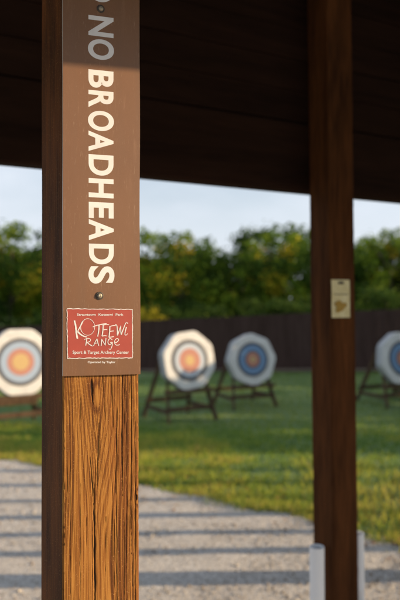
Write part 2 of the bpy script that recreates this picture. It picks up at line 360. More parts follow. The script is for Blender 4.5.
# --- the big left post, with modelled checks, knots and raised grain
def left_post():
    zf0, zf1 = .95, 1.50; du = .0008
    front = np.linspace(0, W, 176); nside = 40
    per = [(x, 0.0) for x in front] + [(W, y) for y in np.linspace(0, W, 12)[1:]] + [(x, W) for x in np.linspace(W, 0, 8)[1:]] + [(0.0, y) for y in np.linspace(W, 0, nside)[1:-1]]
    per = np.array(per); nP = len(per)
    zs = np.concatenate([np.linspace(-.02, zf0, 30)[:-1], np.arange(zf0, zf1, .0009), np.linspace(zf1, 3.1, 50)])
    A, Zz = np.meshgrid(np.arange(nP), zs); PX = per[A, 0].copy(); PY = per[A, 1].copy()
    isf = (A < 176)
    a = PX / W; T = (1.489 - Zz) / .385          # T 0 at sign bottom, 1 at frame bottom
    def wob(s, f1, f2, seed):
        r = np.random.default_rng(seed); o = 0
        for k in range(9): o = o + np.sin(a * r.normal(0, f1) + T * r.normal(0, f2) + r.uniform(0, 7))
        return s * o / 3
    g = np.abs(a - .41 - .02 * np.sin(T * 5)); side = np.where(a < .41, 1.0, .9)
    vee = .36 * (.62 - np.log1p(np.exp((.62 - T) * 9)) / 9) * np.exp(-(g / .23) ** 2)
    ph = (g * side + vee + wob(.012, 3, 2.2, 1) + wob(.0035, 9, 5, 2)) * 31
    late = .5 + .5 * np.sin(ph * 2 * np.pi + 1.0 + .9 * np.sin(ph * 7.1) + .7 * np.sin(ph * 2.3))
    ph2 = ph * 3.3 + wob(.10, 20, 6, 12); l2 = .5 + .5 * np.sin(ph2 * 2 * np.pi)
    late = .72 * late ** 1.8 + .42 * l2 ** 2.5
    amp = .72 + .38 * sstep(.58, .68, a) + .12 * wob(1, 2, 3, 5)
    late = np.clip(late * amp, 0, 1)
    crack = np.zeros_like(a)
    def ck(a0, t0, a1, t1, wd, dep, wig=.006, ends=True):
        nonlocal crack
        s = np.clip((T - t0) / (t1 - t0), 0, 1); ac = a0 + (a1 - a0) * s + wig * .35 * (np.sin(T * (23 + a0 * 17) + a0 * 90) + .6 * np.sin(T * 67 + a0 * 300) + .4 * np.sin(T * 190 + a0 * 700))
        ww = wd * (1 + .35 * np.sin(T * 45 + a0 * 500)) * np.sin(np.pi * np.clip(s, .0, 1) ** .8) ** .6 + 1e-5; inside = (T > t0) & (T < t1)
        crack = np.maximum(crack, dep * np.exp(-((a - ac) / ww) ** 2) * inside)
    np.random.seed(3)
    for _ in range(34):                      # many hairline checks
        a0 = np.random.uniform(.03, .97) if _ < 12 else np.random.uniform(.58, .98); t0 = np.random.uniform(-.1, 1.0)
        ck(a0, t0, a0 + np.random.uniform(-.008, .008), t0 + np.random.uniform(.1, .45), .0035, np.random.uniform(.35, .8), .002)
    ck(.345, .40, .40, .66, .007, .8); ck(.395, .52, .415, 1.35, .011, 1.0, .007); ck(.46, .25, .43, .55, .008, .7)
    ck(.62, .02, .645, .30, .007, .6); ck(.70, .18, .675, .62, .006, .8, .006); ck(.685, .5, .70, 1.3, .007, .6)
    ck(.765, -.1, .77, .6, .006, .7); ck(.83, .1, .82, 1.1, .006, .6); ck(.895, -.1, .89, .9, .006, .75); ck(.945, .2, .94, 1.3, .006, .7)
    ck(.36, .05, .385, .17, .012, .8, .01); ck(.09, .3, .10, 1.2, .004, .5); ck(.22, .5, .21, 1.25, .005, .5); ck(.50, .0, .55, .32, .005, .5, .004)
    # knot: bright lens of wood with a dark rim
    kd = np.sqrt(((a - .435) / .055) ** 2 + ((T - .135) / .055) ** 2); knot = np.exp(-(kd) ** 2 * 1.4); rim = np.exp(-((kd - 1.15) / .28) ** 2)
    kd2 = np.sqrt(((a - .965) / .035) ** 2 + ((T - .615) / .045) ** 2); k2 = np.exp(-kd2 ** 2)
    kd3 = np.sqrt(((a - .35) / .04) ** 2 + ((T - .09) / .03) ** 2); k3 = np.exp(-kd3 ** 2)
    late = np.clip(late * (1 - .8 * knot) + .55 * rim * (a < .47) + .5 * k3 + .7 * k2 * (.5 + .5 * np.sin(kd2 * 9)), 0, 1)
    crack = np.maximum(crack, .75 * k2 * (np.sin(kd2 * 7 + 1) > 0))
    hgt = -crack * .0018 - late * .00009 + knot * .0008
    edge_r = .0035
    ex = np.minimum(PX, W - PX); rnd = np.where(isf & (ex < edge_r), edge_r - np.sqrt(np.maximum(0, edge_r ** 2 - (edge_r - ex) ** 2)), 0)
    chip = np.maximum(0, wob(.0009, .5, 110, 8) - .0004) * ((PX > W - .004) | (PX < .004))
    PY2 = np.where(isf, PY - hgt + rnd + chip, PY)
    g2 = .5 + .5 * np.sin(PY / W * 90 + 2 * np.sin(Zz * 7) + 1.5 * np.sin(PY * 90))
    isl = A > (176 + 11 + 7 - 2)
    PX2 = np.where(isl, PX + .0006 * g2, PX)
    late = np.where(isf, late, .95 + .35 * g2); crack = np.where(isf, crack, 0)  # side faces dark all over: their shade is put into the wood colour
    V = np.stack([(PX2 + LP.x).ravel(), (PY2 + LP.y).ravel(), Zz.ravel()], 1); m = len(zs)
    i = np.arange((m - 1) * nP); r, c_ = i // nP, i % nP; c2 = (c_ + 1) % nP
    F = np.stack([r * nP + c_, r * nP + c2, (r + 1) * nP + c2, (r + 1) * nP + c_], 1)
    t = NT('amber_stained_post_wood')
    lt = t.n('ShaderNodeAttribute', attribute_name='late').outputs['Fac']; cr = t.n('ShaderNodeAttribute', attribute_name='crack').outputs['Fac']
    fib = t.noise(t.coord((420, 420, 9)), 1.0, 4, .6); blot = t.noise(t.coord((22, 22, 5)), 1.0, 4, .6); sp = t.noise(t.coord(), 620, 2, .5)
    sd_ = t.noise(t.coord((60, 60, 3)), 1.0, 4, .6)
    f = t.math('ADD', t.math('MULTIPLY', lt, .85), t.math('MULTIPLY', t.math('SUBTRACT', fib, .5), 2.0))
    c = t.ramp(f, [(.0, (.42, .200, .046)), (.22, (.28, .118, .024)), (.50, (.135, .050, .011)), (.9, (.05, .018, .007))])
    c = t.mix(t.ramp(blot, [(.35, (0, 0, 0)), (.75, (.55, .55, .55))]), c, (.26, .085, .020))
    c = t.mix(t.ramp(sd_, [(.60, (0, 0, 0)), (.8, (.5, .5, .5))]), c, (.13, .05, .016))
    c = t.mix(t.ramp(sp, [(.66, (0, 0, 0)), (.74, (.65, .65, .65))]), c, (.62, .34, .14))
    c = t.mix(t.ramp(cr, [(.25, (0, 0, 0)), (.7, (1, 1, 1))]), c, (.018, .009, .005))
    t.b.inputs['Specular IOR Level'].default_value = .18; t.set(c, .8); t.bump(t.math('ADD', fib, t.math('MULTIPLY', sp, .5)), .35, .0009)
    o = raw('post', V, F, t.m, SH, attrs={'late': ('POINT', late.ravel()), 'crack': ('POINT', crack.ravel())}, smooth=True)
    o['label'] = 'sunlit amber wooden post carrying the brown sign'
    return o
left_post()

# ------------------------------------------------------------ sign on the post
SG = empty('notice_sign', UV * LP.x + VV * LP.y + Vector((0, 0, 1.49)), -NAZ)
tag(SG, 'tall narrow brown metal sign with cream lettering screwed to the sunlit post', 'sign')
SY = -.0045                                             # sign face in front of post face
def s2(px, py, off=SY):                                 # photo point -> sign plane coordinates (x across, z up from sign base)
    n = VV; p0 = UV * LP.x + VV * (LP.y + off); d = ray(px, py); o = Vector((0, 0, H))
    t_ = (p0 - o).dot(n) / d.dot(n); q = o + d * t_ - (UV * LP.x + VV * LP.y + Vector((0, 0, 1.49)))
    return q.dot(UV), q.z
sz0 = s2(100, 375)[1]; SW = W + .0015
# panel: slightly bowed sheet with its own thickness
nx, nz = 24, 120; ztop = .66; fr = []; bk = []
for j in range(nz + 1):
    for i in range(nx + 1):
        x = -.001 + SW * i / nx; zb = sz0 - .0042 * i / nx + .0015; z = zb + (ztop - zb) * j / nz
        e = .0005 * math.sin(z * 17 + .6)
        xx_ = x + (e if i == nx else (e * .5 if i == 0 else 0)) 
        bow = .0008 * math.sin(z * 9 + x * 12)
        fr.append((xx_, SY - bow, z)); bk.append((xx_, SY - bow + .0032, z))
mb = MB(); n1_ = nx + 1; fs = [(j*n1_+i, j*n1_+i+1, (j+1)*n1_+i+1, (j+1)*n1_+i) for j in range(nz) for i in range(nx)]
b0 = len(fr); mb.add(fr + bk, fs + [tuple(b0 + q for q in f[::-1]) for f in fs], 0, True)
sidef = [(j*n1_, (j+1)*n1_, b0+(j+1)*n1_, b0+j*n1_) for j in range(nz)] + [(j*n1_+nx, (j+1)*n1_+nx, b0+(j+1)*n1_+nx, b0+j*n1_+nx) for j in range(nz)] \
    + [(i, i+1, b0+i+1, b0+i) for i in range(nx)] + [(nz*n1_+i, nz*n1_+i+1, b0+nz*n1_+i+1, b0+nz*n1_+i) for i in range(nx)]
mb.add(fr + bk, sidef, 1)
mb.build('panel', [M['sign'], M['alu']], SG)
def glyph(txt, off=.0, shear=0.0):
    cu = bpy.data.curves.new('t', 'FONT'); cu.body = txt; cu.offset = off; cu.shear = shear; cu.resolution_u = 8; cu.fill_mode = 'FRONT'
    o = bpy.data.objects.new('t', cu); S.collection.objects.link(o)
    dg = bpy.context.evaluated_depsgraph_get(); dg.update(); me = bpy.data.meshes.new_from_object(o.evaluated_get(dg))
    V = [tuple(v.co) for v in me.vertices]; F = [tuple(p.vertices) for p in me.polygons]
    bpy.data.objects.remove(o); bpy.data.curves.remove(cu); bpy.data.meshes.remove(me); return V, F
TH = .00012
def flat(mb, pts2, F, y, mi=0):                          # thin raised film on the sign face
    mb.add([(x, y - .0008 * math.sin(z * 9 + x * 12), z) for x, z in pts2], F, mi)
lm = MB()
LET = [('O', -26, 3.0), ('N', 14.8, 37.2), ('O', 37.8, 60.3), ('B', 69, 88.6), ('R', 89.6, 108.6), ('O', 109.7, 131.3), ('A', 130.4, 152.2), ('D', 154, 175.9), ('H', 178, 198),
       ('E', 201.8, 218.6), ('A', 219.0, 240.8), ('D', 243.6, 264.5), ('S', 266, 283.8)]
cache = {}
for ch, y0, y1 in LET:
    if ch not in cache: cache[ch] = glyph(ch, .030)
    V, F = cache[ch]; xs_ = [v[0] for v in V]; ys_ = [v[1] for v in V]; ax, bx_, ay, by = min(xs_), max(xs_), min(ys_), max(ys_)
    ov = .5 if ch in 'OS' else 0
    P = []
    for vx, vy, _ in V:
        fx = (vx - ax) / (bx_ - ax); fy = (vy - ay) / (by - ay)
        sl_ = (300 - y0) / 283 * 3.3
        py = y0 + (y1 - y0 - sl_ * .7) * fx + sl_ * fy; lean = .4 * (py / 300)
        P.append(s2(88.4 - ov + lean + (25.0 + 2 * ov) * fy, py))
    flat(lm, P, F, SY - TH)
    if (ch, y0) in (('O', -26), ('O', 37.8), ('S', 266)): lm.build('word', M['lettering'], SG); lm = MB()
# logo panel
PXl = lambda x, y: (58 + x / 4.598, 300 + y / 4.598)     # detail coordinates measured on the photograph
lg = MB(); r = random.Random(4)
def quadstrip(mb, poly, wds, y, closed=False):
    n = len(poly); L = []; Rr = []
    for k in range(n):
        a_ = poly[(k - 1) % n if closed else max(k - 1, 0)]; b_ = poly[(k + 1) % n if closed else min(k + 1, n - 1)]
        dx, dz = b_[0] - a_[0], b_[1] - a_[1]; l_ = math.hypot(dx, dz) or 1; nx_, nz_ = -dz / l_, dx / l_; w_ = wds[k] / 2
        L.append((poly[k][0] + nx_ * w_, poly[k][1] + nz_ * w_)); Rr.append((poly[k][0] - nx_ * w_, poly[k][1] - nz_ * w_))
    F = [(k, (k + 1) % n, n + (k + 1) % n, n + k) for k in range(n if closed else n - 1)]
    flat(mb, L + Rr, F, y)
def border(ins, jit):
    pts = []; c = [(38 + ins, 38 + ins), (343 - ins, 41 + ins), (343 - ins, 268 - ins), (41 + ins, 270 - ins)]
    for k in range(4):
        (x0, y0), (x1, y1) = c[k], c[(k + 1) % 4]; n = 34
        for q in range(n): f = q / n; pts.append((x0 + (x1 - x0) * f + r.uniform(-jit, jit), y0 + (y1 - y0) * f + r.uniform(-jit, jit)))
    return pts
bp = border(4, 0); P = [s2(*PXl(x, y)) for x, y in bp]
lp = MB(); flat(lp, P, [tuple(range(len(P)))], SY - .0005); LG = lp.build('logo_panel', M['logo_red'], SG)
bd_ = MB(); pb = border(2, 1.2); quadstrip(bd_, [s2(*PXl(x, y)) for x, y in pb], [r.uniform(.0009, .0015) for _ in pb], SY - .0007, True); bd_.build('border', M['lettering'], LG)
st = MB()
def stroke(pts, w0, w1=None, w2=None):
    pts = [Vector((x, y, 0)) for x, y in pts]; out = []           # Catmull-Rom through hand-placed points
    for k in range(len(pts) - 1):
        p0, p1, p2, p3 = pts[max(k-1, 0)], pts[k], pts[k+1], pts[min(k+2, len(pts)-1)]
        for q in range(6):
            s_ = q / 6; out.append(.5 * ((2*p1) + (p2-p0)*s_ + (2*p0-5*p1+4*p2-p3)*s_*s_ + (3*p1-p0-3*p2+p3)*s_**3))
    out.append(pts[-1]); w1 = w1 if w1 is not None else w0; n = len(out)
    wd = [(w0 + (w1 - w0) * k / (n - 1)) * .000275 * (1 + .10 * math.sin(k * 1.7)) for k in range(n)]
    quadstrip(st, [s2(*PXl(p.x, p.y)) for p in out], wd, SY - .0007)
stroke([(74, 94), (80, 120), (83, 150), (88, 178)], 9, 11)
stroke([(113, 97), (104, 116), (92, 138), (86, 150)], 8, 5)
stroke([(88, 143), (100, 156), (116, 166), (131, 170)], 10, 6)
stroke([(135 + 32 * math.cos(a_), 124 + 38 * math.sin(a_)) for a_ in np.linspace(-2.6, 3.2, 14)], 3.4, 2.2)
stroke([(133 + 32 * math.cos(a_), 125 + 37 * math.sin(a_)) for a_ in np.linspace(2.5, 4.4, 6)], 1.6, 3)
stroke([(158, 124), (176, 117), (198, 112), (222, 108)], 4, 6); stroke([(187, 116), (186, 138), (181, 168)], 8, 6)
stroke([(206, 114), (205, 138), (201, 166)], 7); stroke([(206, 115), (219, 113), (233, 113)], 5, 4); stroke([(205, 138), (215, 136), (225, 136)], 5, 4); stroke([(201, 166), (212, 164), (223, 165)], 6, 4)
stroke([(237, 120), (236, 142), (233, 172)], 7); stroke([(237, 122), (249, 118), (264, 117)], 5, 4); stroke([(236, 145), (245, 143), (256, 142)], 5, 4); stroke([(233, 172), (244, 170), (256, 168)], 6, 4)
stroke([(262, 112), (269, 118), (271, 140), (272, 163)], 4, 8); stroke([(272, 163), (280, 140), (287, 118)], 7, 4); stroke([(287, 118), (287, 140), (289, 160)], 4, 7); stroke([(289, 160), (298, 135), (308, 110), (314, 102)], 7, 4)
stroke([(313, 124), (308, 143), (306, 158), (312, 161), (319, 154)], 7, 3); stroke([(317, 104), (320, 109)], 6, 5)
# RANGe
stroke([(131, 178), (129, 192), (126, 209)], 6); stroke([(120, 182), (134, 176), (147, 180), (145, 190), (132, 195)], 4, 5); stroke([(132, 195), (142, 203), (157, 212)], 5, 6)
stroke([(162, 211), (169, 194), (178, 178)], 5); stroke([(178, 178), (181, 194), (186, 210)], 5, 6); stroke([(166, 200), (175, 198), (184, 197)], 4)
stroke([(197, 210), (198, 195), (199, 179)], 6); stroke([(199, 179), (207, 193), (216, 208)], 5); stroke([(216, 208), (217, 192), (219, 175)], 5)
stroke([(248, 183), (238, 177), (229, 186), (229, 200), (238, 205), (246, 197)], 5); stroke([(238, 195), (248, 194)], 4); stroke([(248, 194), (247, 210), (240, 226), (231, 224)], 6, 3)
stroke([(257, 198), (268, 194), (277, 184), (272, 177), (262, 182), (258, 196), (264, 206), (276, 207), (283, 203)], 5, 4)
st.build('emblem', M['lettering'], LG)
def line(mb, txt, x0, x1, yb, hgt, off=.0, y=SY - .0007):
    V, F = glyph(txt, off); xs_ = [v[0] for v in V]; ax, bx_ = min(xs_), max(xs_); P = []
    for vx, vy, _ in V: P.append(s2(*PXl(x0 + (x1 - x0) * (vx - ax) / (bx_ - ax), yb - hgt * vy / .73)))
    flat(mb, P, F, y)
tm = MB(); line(tm, 'Strawtown  Koteewi  Park', 86, 299, 72, 11, .012); tm.build('caption', M['lettering'], LG); tm = MB(); line(tm, 'Sport & Target Archery Center', 66, 325, 247, 15, .012); tm.build('caption', M['lettering'], LG)
tm = MB(); line(tm, 'Operated by Taylor', 136, 263, 290, 10, .018, SY - TH); tm.build('footer', M['lettering'], SG)
def screw(px, py):
    x, z = s2(px, py); mb = MB(); yb = SY - .0008 * math.sin(z * 9 + x * 12)
    mb.tube([(x, yb + .001, z), (x, yb - .0012, z), (x, yb - .0013, z)], [.0070, .0070, .0064], 28, 1)
    rr = [.0044, .0044, .0040, .0033, .0025, .0020, .0018]; yy = [-.0012, -.0020, -.0029, -.0036, -.0039, -.0038, -.0022]
    mb.tube([(x, yb + q, z) for q in yy], rr, 24, 0)
    mb.box(x - .0021, x + .0021, yb - .0025, yb - .0022, z - .0021, z + .0021, 1)
    return mb.build('screw', [M['screw'], M['dark_metal']], SG)
screw(100.6, 9); screw(99.2, 295.8)

# ------------------------------------------------------------ paper note on the right post
NO = empty('paper_notice', UV * RP.x + VV * RP.y, -NAZ)
tag(NO, 'small pale yellow paper notice with a brown blot stapled to the shaded post', 'notice')
def rs2(px, py):
    n = VV; p0 = UV * RP.x + VV * (RP.y - .004); d = ray(px, py); o = Vector((0, 0, H)); t_ = (p0 - o).dot(n) / d.dot(n); q = o + d * t_ - UV * RP.x - VV * RP.y
    return q.dot(UV), q.z
x0, z1_ = rs2(331.5, 279.5); x1, z0_ = rs2(350, 317.5)
t = NT('yellowed_paper'); t.set(t.ramp(t.noise(t.coord(), 30, 4), [(.3, (.60, .52, .26)), (.7, (.72, .66, .40))]), .7); M['paper'] = t.m
M['blot'] = plain('ochre_print', (.36, .22, .03), .7); M['print'] = plain('dark_print', (.10, .08, .05), .7)
mb = MB(); nn = 10; fr = []
for j in range(nn + 1):
    for i in range(nn + 1):
        a_, b_ = i / nn, j / nn; fr.append((x0 + (x1 - x0) * a_, -.0035 - .002 * (a_ - .5) ** 2 * 4 * (1 - b_) + .0008 * math.sin(b_ * 7), z0_ + (z1_ - z0_) * b_))
bkk = [(x, y + .0008, z) for x, y, z in fr]; fs = [(j*(nn+1)+i, j*(nn+1)+i+1, (j+1)*(nn+1)+i+1, (j+1)*(nn+1)+i) for j in range(nn) for i in range(nn)]
mb.add(fr, fs, 0, True); mb.add(bkk, fs, 0, True); mb.build('sheet', M['paper'], NO)
mb = MB(); cx, cz = x0 + (x1 - x0) * .45, z0_ + (z1_ - z0_) * .30; P = []
for k in range(30):
    a_ = k / 30 * 6.283; rr = 1 + .22 * math.sin(3 * a_ + 1) + .12 * math.sin(5 * a_); P.append((cx + .030 * rr * math.cos(a_), -.0072, cz + .024 * rr * math.sin(a_)))
mb.add(P, [tuple(range(30))], 0); mb.build('printed_blot', M['blot'], NO); mb = MB()
mb.add([(x0 + .012, -.0072, cz + .05), (x1 - .012, -.0072, cz + .05), (x1 - .012, -.0072, cz + .053), (x0 + .012, -.0072, cz + .053)], [(0, 1, 2, 3)], 0); mb.build('printed_line', M['print'], NO); mb = MB()
mb.add([(cx - .01, -.0072, z1_ - .02), (cx + .02, -.0072, z1_ - .02), (cx + .02, -.0072, z1_ - .008), (cx - .01, -.0072, z1_ - .008)], [(0, 1, 2, 3)], 0)
mb.build('printed_heading', M['print'], NO)

# ------------------------------------------------------------ white tubes at the foot of the right post
def pvc(x, y, ztop, label):
    z = float(terr(x, y)); o = empty('plastic_tube', (x, y, z)); tag(o, label, 'tube', 'white plastic tubes at the foot of the post')
    mb = MB(); mb.tube([(0, 0, 0), (0, 0, ztop)], .0315, 32, caps=False); mb.tube([(0, 0, ztop), (0, 0, .02)], .0275, 32, caps=False)
    n = 32; P = [(math.cos(6.2832 * k / n) * q, math.sin(6.2832 * k / n) * q, ztop) for q in (.0315, .0275) for k in range(n)]; mb.add(P, [(k, (k+1) % n, n + (k+1) % n, n + k) for k in range(n)])
    mb.build('pipe', M['pvc'], o)
    mb = MB(); mb.tube([(0, 0, .0), (0, 0, .10), (0, 0, .105)], [.040, .038, .033], 32); mb.build('collar', M['pvc'], o)
    mb = MB(); mb.tube([(0, 0, ztop * .45), (0, 0, ztop * .45 + .02)], .0335, 32); mb.build('strap', M['pvc'], o)
    return o
pvc(.497, 2.76, .555, 'white plastic tube standing against the left side of the shaded post')
pvc(.712, 2.935, .55, 'white plastic tube half hidden behind the right side of the shaded post')

# ------------------------------------------------------------ archery targets
t = NT('cream_target_face'); t.bump(t.noise(t.coord(), 7, 4), .6, .03); t.set(t.ramp(t.noise(t.coord(), 6, 5), [(.3, (.62, .61, .59)), (.7, (.73, .72, .70))]), .85); M['tface'] = t.m
def ink(n_, c_): M[n_] = plain(n_ + '_target_ink', c_, .8)
ink('t_black', (.09, .09, .10)); ink('t_grey', (.36, .45, .58)); ink('t_blue', (.17, .29, .47)); ink('t_red', (.50, .23, .17)); ink('t_gold', (.58, .40, .18)); ink('t_pale', (.50, .56, .64))
def ngon(n, r_, rot, y): return [(r_ * math.cos(rot + 6.28318 * k / n), y, r_ * math.sin(rot + 6.28318 * k / n)) for k in range(n)]
def target(px, py, depth, rad, naz, rot, rings, label, legz, strl):
    c = at_depth(px, py, depth); gz = float(terr(c.x, c.y)); o = empty('archery_target', (c.x, c.y, c.z - 0), -R(naz - 180)); tag(o, label, 'target', 'archery targets along the range')
    T_ = .20; tilt = Matrix.Rotation(R(-7), 4, 'X')
    mb = MB(); A8 = []
    # octagonal butt with rounded corners
    for k in range(8):
        for q in (-.22, -.11, 0, .11, .22): A8.append((rot + 6.28318 * k / 8 + q, rad * min(1.0, .950 / math.cos(.3927 - abs(q)))))
    F_ = [tilt @ Vector((r_ * math.cos(a_), 0, r_ * math.sin(a_))) for a_, r_ in A8]; n = len(F_)
    back = [tilt @ Vector((r_ * math.cos(a_), T_, r_ * math.sin(a_))) for a_, r_ in A8]; f2 = [tilt @ Vector((r_ * .975 * math.cos(a_), -.012, r_ * .975 * math.sin(a_))) for a_, r_ in A8]
    V = f2 + F_ + back; mb.add(V, [tuple(range(n))] + [(k, (k+1) % n, n+(k+1) % n, n+k) for k in range(n)], 0)
    mb.build('cover', M['tface'], o)
    mb = MB(); mb.add(F_ + back, [(k, (k+1) % n, n+(k+1) % n, n+k) for k in range(n)] + [tuple(range(n, 2 * n))], 0); mb.build('butt', M['foam'], o)
    for j, (rr, mt, nm) in enumerate(rings):
        y = -.015 - .002 * j; ns = 56; inner = rings[j + 1][0] * rad - .002 if j + 1 < len(rings) else 0
        P = [tilt @ Vector((q * math.cos(6.28318 * k / ns), y, q * math.sin(6.28318 * k / ns))) for q in (rr * rad, inner) for k in range(ns)]
        mb = MB()
        if inner > 0: mb.add(P, [(k, (k+1) % ns, ns+(k+1) % ns, ns+k) for k in range(ns)])
        else: mb.add(P[:ns], [tuple(range(ns))])
        mb.build(nm, M[mt], o)
    # trestle: a thing the butt rests on
    s = empty('target_stand', (c.x, c.y, gz), -R(naz - 180)); tag(s, strl, 'stand', 'wooden trestles under the targets')
    h = c.z - gz; lw = rad * .78; bz = h - rad * .93
    for sx in (-1, 1):
        mb = MB(); mb.bar((sx * lw * 1.15, -.14, 0), (sx * lw * .72, .17 + T_, h + rad * .35), .05, .09); mb.build('leg', M['trestle'], s)
        mb = MB(); mb.bar((sx * lw * 1.12, 1.05, -.02), (sx * lw * .70, .34 + T_, h + rad * .15), .05, .09); mb.build('leg', M['trestle'], s)
        mb = MB(); mb.bar((sx * lw * 1.1, -.06, .22), (sx * lw * 1.08, .98, .22), .035, .08); mb.build('brace', M['trestle'], s)
    for nm, y, z, hh_ in (('shelf', -.02, bz - .05, .07), ('cross_rail', -.01, .26, .09), ('cross_rail', .88, .34, .09)):
        mb = MB(); mb.bar((-lw * 1.16, y, z), (lw * 1.16, y, z), .16 if nm == 'shelf' else .04, hh_); mb.build(nm, M['trestle'], s)
    return o
RA = [(.69, 't_black', 'black_ring'), (.585, 't_grey', 'blue_ring'), (.39, 't_red', 'red_ring'), (.24, 't_gold', 'gold_centre')]
RB = [(.69, 't_black', 'black_ring'), (.56, 't_pale', 'pale_ring'), (.40, 't_red', 'red_ring'), (.17, 't_gold', 'gold_centre')]
RC = [(.66, 't_black', 'black_ring'), (.55, 't_blue', 'blue_ring'), (.34, 't_black', 'inner_line'), (.28, 't_red', 'red_ring'), (.11, 't_gold', 'gold_centre')]
target(20.5, 362, 11.15, .60, 150, R(22.5), RA, 'largest octagonal target, sunlit cream with grey-blue ring, left of the signed post', 0, 'wooden trestle under the large sunlit target left of the signed post')
target(189.5, 360.3, 12.8, .60, 150, R(29), RB, 'half sunlit cream octagonal target with pale and orange rings just right of the signed post', 0, 'wooden trestle under the half sunlit cream target with orange rings')
target(252.5, 359.5, 14.7, .60, 158, R(2), RC, 'shaded white octagonal target standing on its corner with a wide blue ring', 0, 'dark trestle under the shaded white target standing on its corner')
target(403, 358.5, 14.7, .62, 158, R(14), RC, 'shaded white and blue target cut off at the right, past the shaded post', 0, 'dark trestle under the target right of the shaded post')

# ------------------------------------------------------------ fence
A0, A1 = Vector((-16, 32.2)), Vector((14, 16.0))
FN = empty('board_fence', (0, 0, 0)); tag(FN, 'long dark brown close-boarded fence behind the targets', 'fence')
L_ = (A1 - A0).length; d_ = (A1 - A0) / L_; nrm = Vector((-d_.y, d_.x)); FH = 1.9
mbp = MB(); nbd = int(L_ / .145)
for k in range(nbd):
    p = A0 + d_ * (k * L_ / nbd); q = A0 + d_ * ((k + 1) * L_ / nbd - .006); zz = float(terr(p.x, p.y)); o_ = random.uniform(-.004, .004); tp = zz + FH + random.uniform(-.01, .01)
    vs = [(e.x + nrm.x * (o_ + s_), e.y + nrm.y * (o_ + s_), z) for e in (p, q) for s_ in (-.01, .01) for z in (zz - .03, tp)]
    mbp.add(vs, [(0, 1, 3, 2), (4, 6, 7, 5), (0, 4, 5, 1), (2, 3, 7, 6), (0, 2, 6, 4), (1, 5, 7, 3)])
mbp.build('boards', M['fence'], FN)
for zo in (.3, 1.0, 1.7):
    mb = MB()
    for k in range(14):
        p = A0 + d_ * (L_ * k / 14) + nrm * .04; q = A0 + d_ * (L_ * (k + 1) / 14 - .01) + nrm * .04
        mb.bar((p.x, p.y, float(terr(p.x, p.y)) + zo), (q.x, q.y, float(terr(q.x, q.y)) + zo), .04, .09)
    mb.build('rail', M['fence'], FN)
for k in range(15):
    p = A0 + d_ * (L_ * k / 14) + nrm * .11; zz = float(terr(p.x, p.y)); mb = MB(); mb.box(p.x - .05, p.x + .05, p.y - .05, p.y + .05, zz - .1, zz + FH - .03); mb.build('fence_post', M['fence'], FN)
# bare strip of earth along the fence
n = 60; V = []
for k in range(n + 1):
    p = A0 + d_ * (L_ * k / n)
    for s_ in (-.7 + .12 * math.sin(k * 1.9) + .07 * math.sin(k * 4.1), -.3, -.02): q = p + nrm * s_; V.append((q.x, q.y, float(terr(q.x, q.y)) + .03))
t = NT('dry_mulch'); t.set(t.ramp(t.noise(t.coord(), 14, 5, .7), [(.3, (.10, .07, .05)), (.7, (.24, .18, .12))]), .95); t.bump(t.noise(t.coord(), 40, 4), .8, .03)
tag(raw('mulch_strip', V, [(3*k+j, 3*k+3+j, 3*k+4+j, 3*k+1+j) for k in range(n) for j in (0, 1)], t.m), kind='structure')

# ------------------------------------------------------------ trees
def leafmat(name, stops):
    t = NT(name); at_ = t.n('ShaderNodeAttribute', attribute_name='tone').outputs['Fac']; c = t.ramp(at_, stops); t.set(c, .8); t.b.inputs['Specular IOR Level'].default_value = .12
    tr = t.n('ShaderNodeBsdfTranslucent', {'Color': c}); mxs = t.n('ShaderNodeMixShader', {0: .4, 1: t.b.outputs[0], 2: tr.outputs[0]})
    t.t.links.new(mxs.outputs[0], t.t.nodes['Material Output'].inputs[0]); return t.m
M['leaf'] = leafmat('olive_green_leaves', [(0, (.020, .045, .010)), (.45, (.11, .19, .022)), (.8, (.27, .36, .03)), (1, (.58, .42, .03))])
M['leaf_dark'] = leafmat('dark_green_leaves', [(0, (.024, .048, .010)), (.6, (.075, .13, .020)), (1, (.14, .20, .026))])
M['leaf_gold'] = leafmat('yellowing_leaves', [(0, (.25, .22, .02)), (.5, (.50, .42, .03)), (1, (.70, .50, .04))])
t = NT('tree_bark'); t.set(t.ramp(t.noise(t.coord((9, 9, 2)), 1.5, 5, .7), [(.3, (.04, .03, .022)), (.7, (.13, .10, .075))]), .95); t.bump(t.noise(t.coord((9, 9, 2)), 3, 4), .8, .03); M['bark'] = t.m
def foliage(clumps, per, size, seed, gold=0.0):
    r = np.random.default_rng(seed); Vs = []; Ts = []
    for (cx, cy, cz, rad) in clumps:
        n = int(per * (rad ** 2)); d = r.normal(0, 1, (n, 3)); d /= np.linalg.norm(d, axis=1)[:, None]
        rr = rad * r.uniform(.35, 1, n) ** .6 * (1 + .25 * r.normal(0, 1, n) * (r.uniform(0, 1, n) < .35)); P = np.array([cx, cy, cz]) + d * rr[:, None] * np.array([1, 1, .82])
        nn_ = d + r.normal(0, .6, (n, 3)); nn_ /= np.linalg.norm(nn_, axis=1)[:, None]
        a_ = np.cross(nn_, r.normal(0, 1, (n, 3))); a_ /= np.linalg.norm(a_, axis=1)[:, None]; b_ = np.cross(nn_, a_)
        s_ = size * r.uniform(.6, 1.4, n)[:, None]
        Vs.append(np.stack([P - a_ * s_, P - b_ * s_ * .5, P + a_ * s_, P + b_ * s_ * .5], 1))
        ct = r.normal(.40, .27) + (.45 if r.uniform() < gold else 0); Ts.append(np.clip(ct + r.normal(0, .12, n), 0, 1))
    return np.concatenate(Vs).reshape(-1, 3), np.concatenate(Ts)
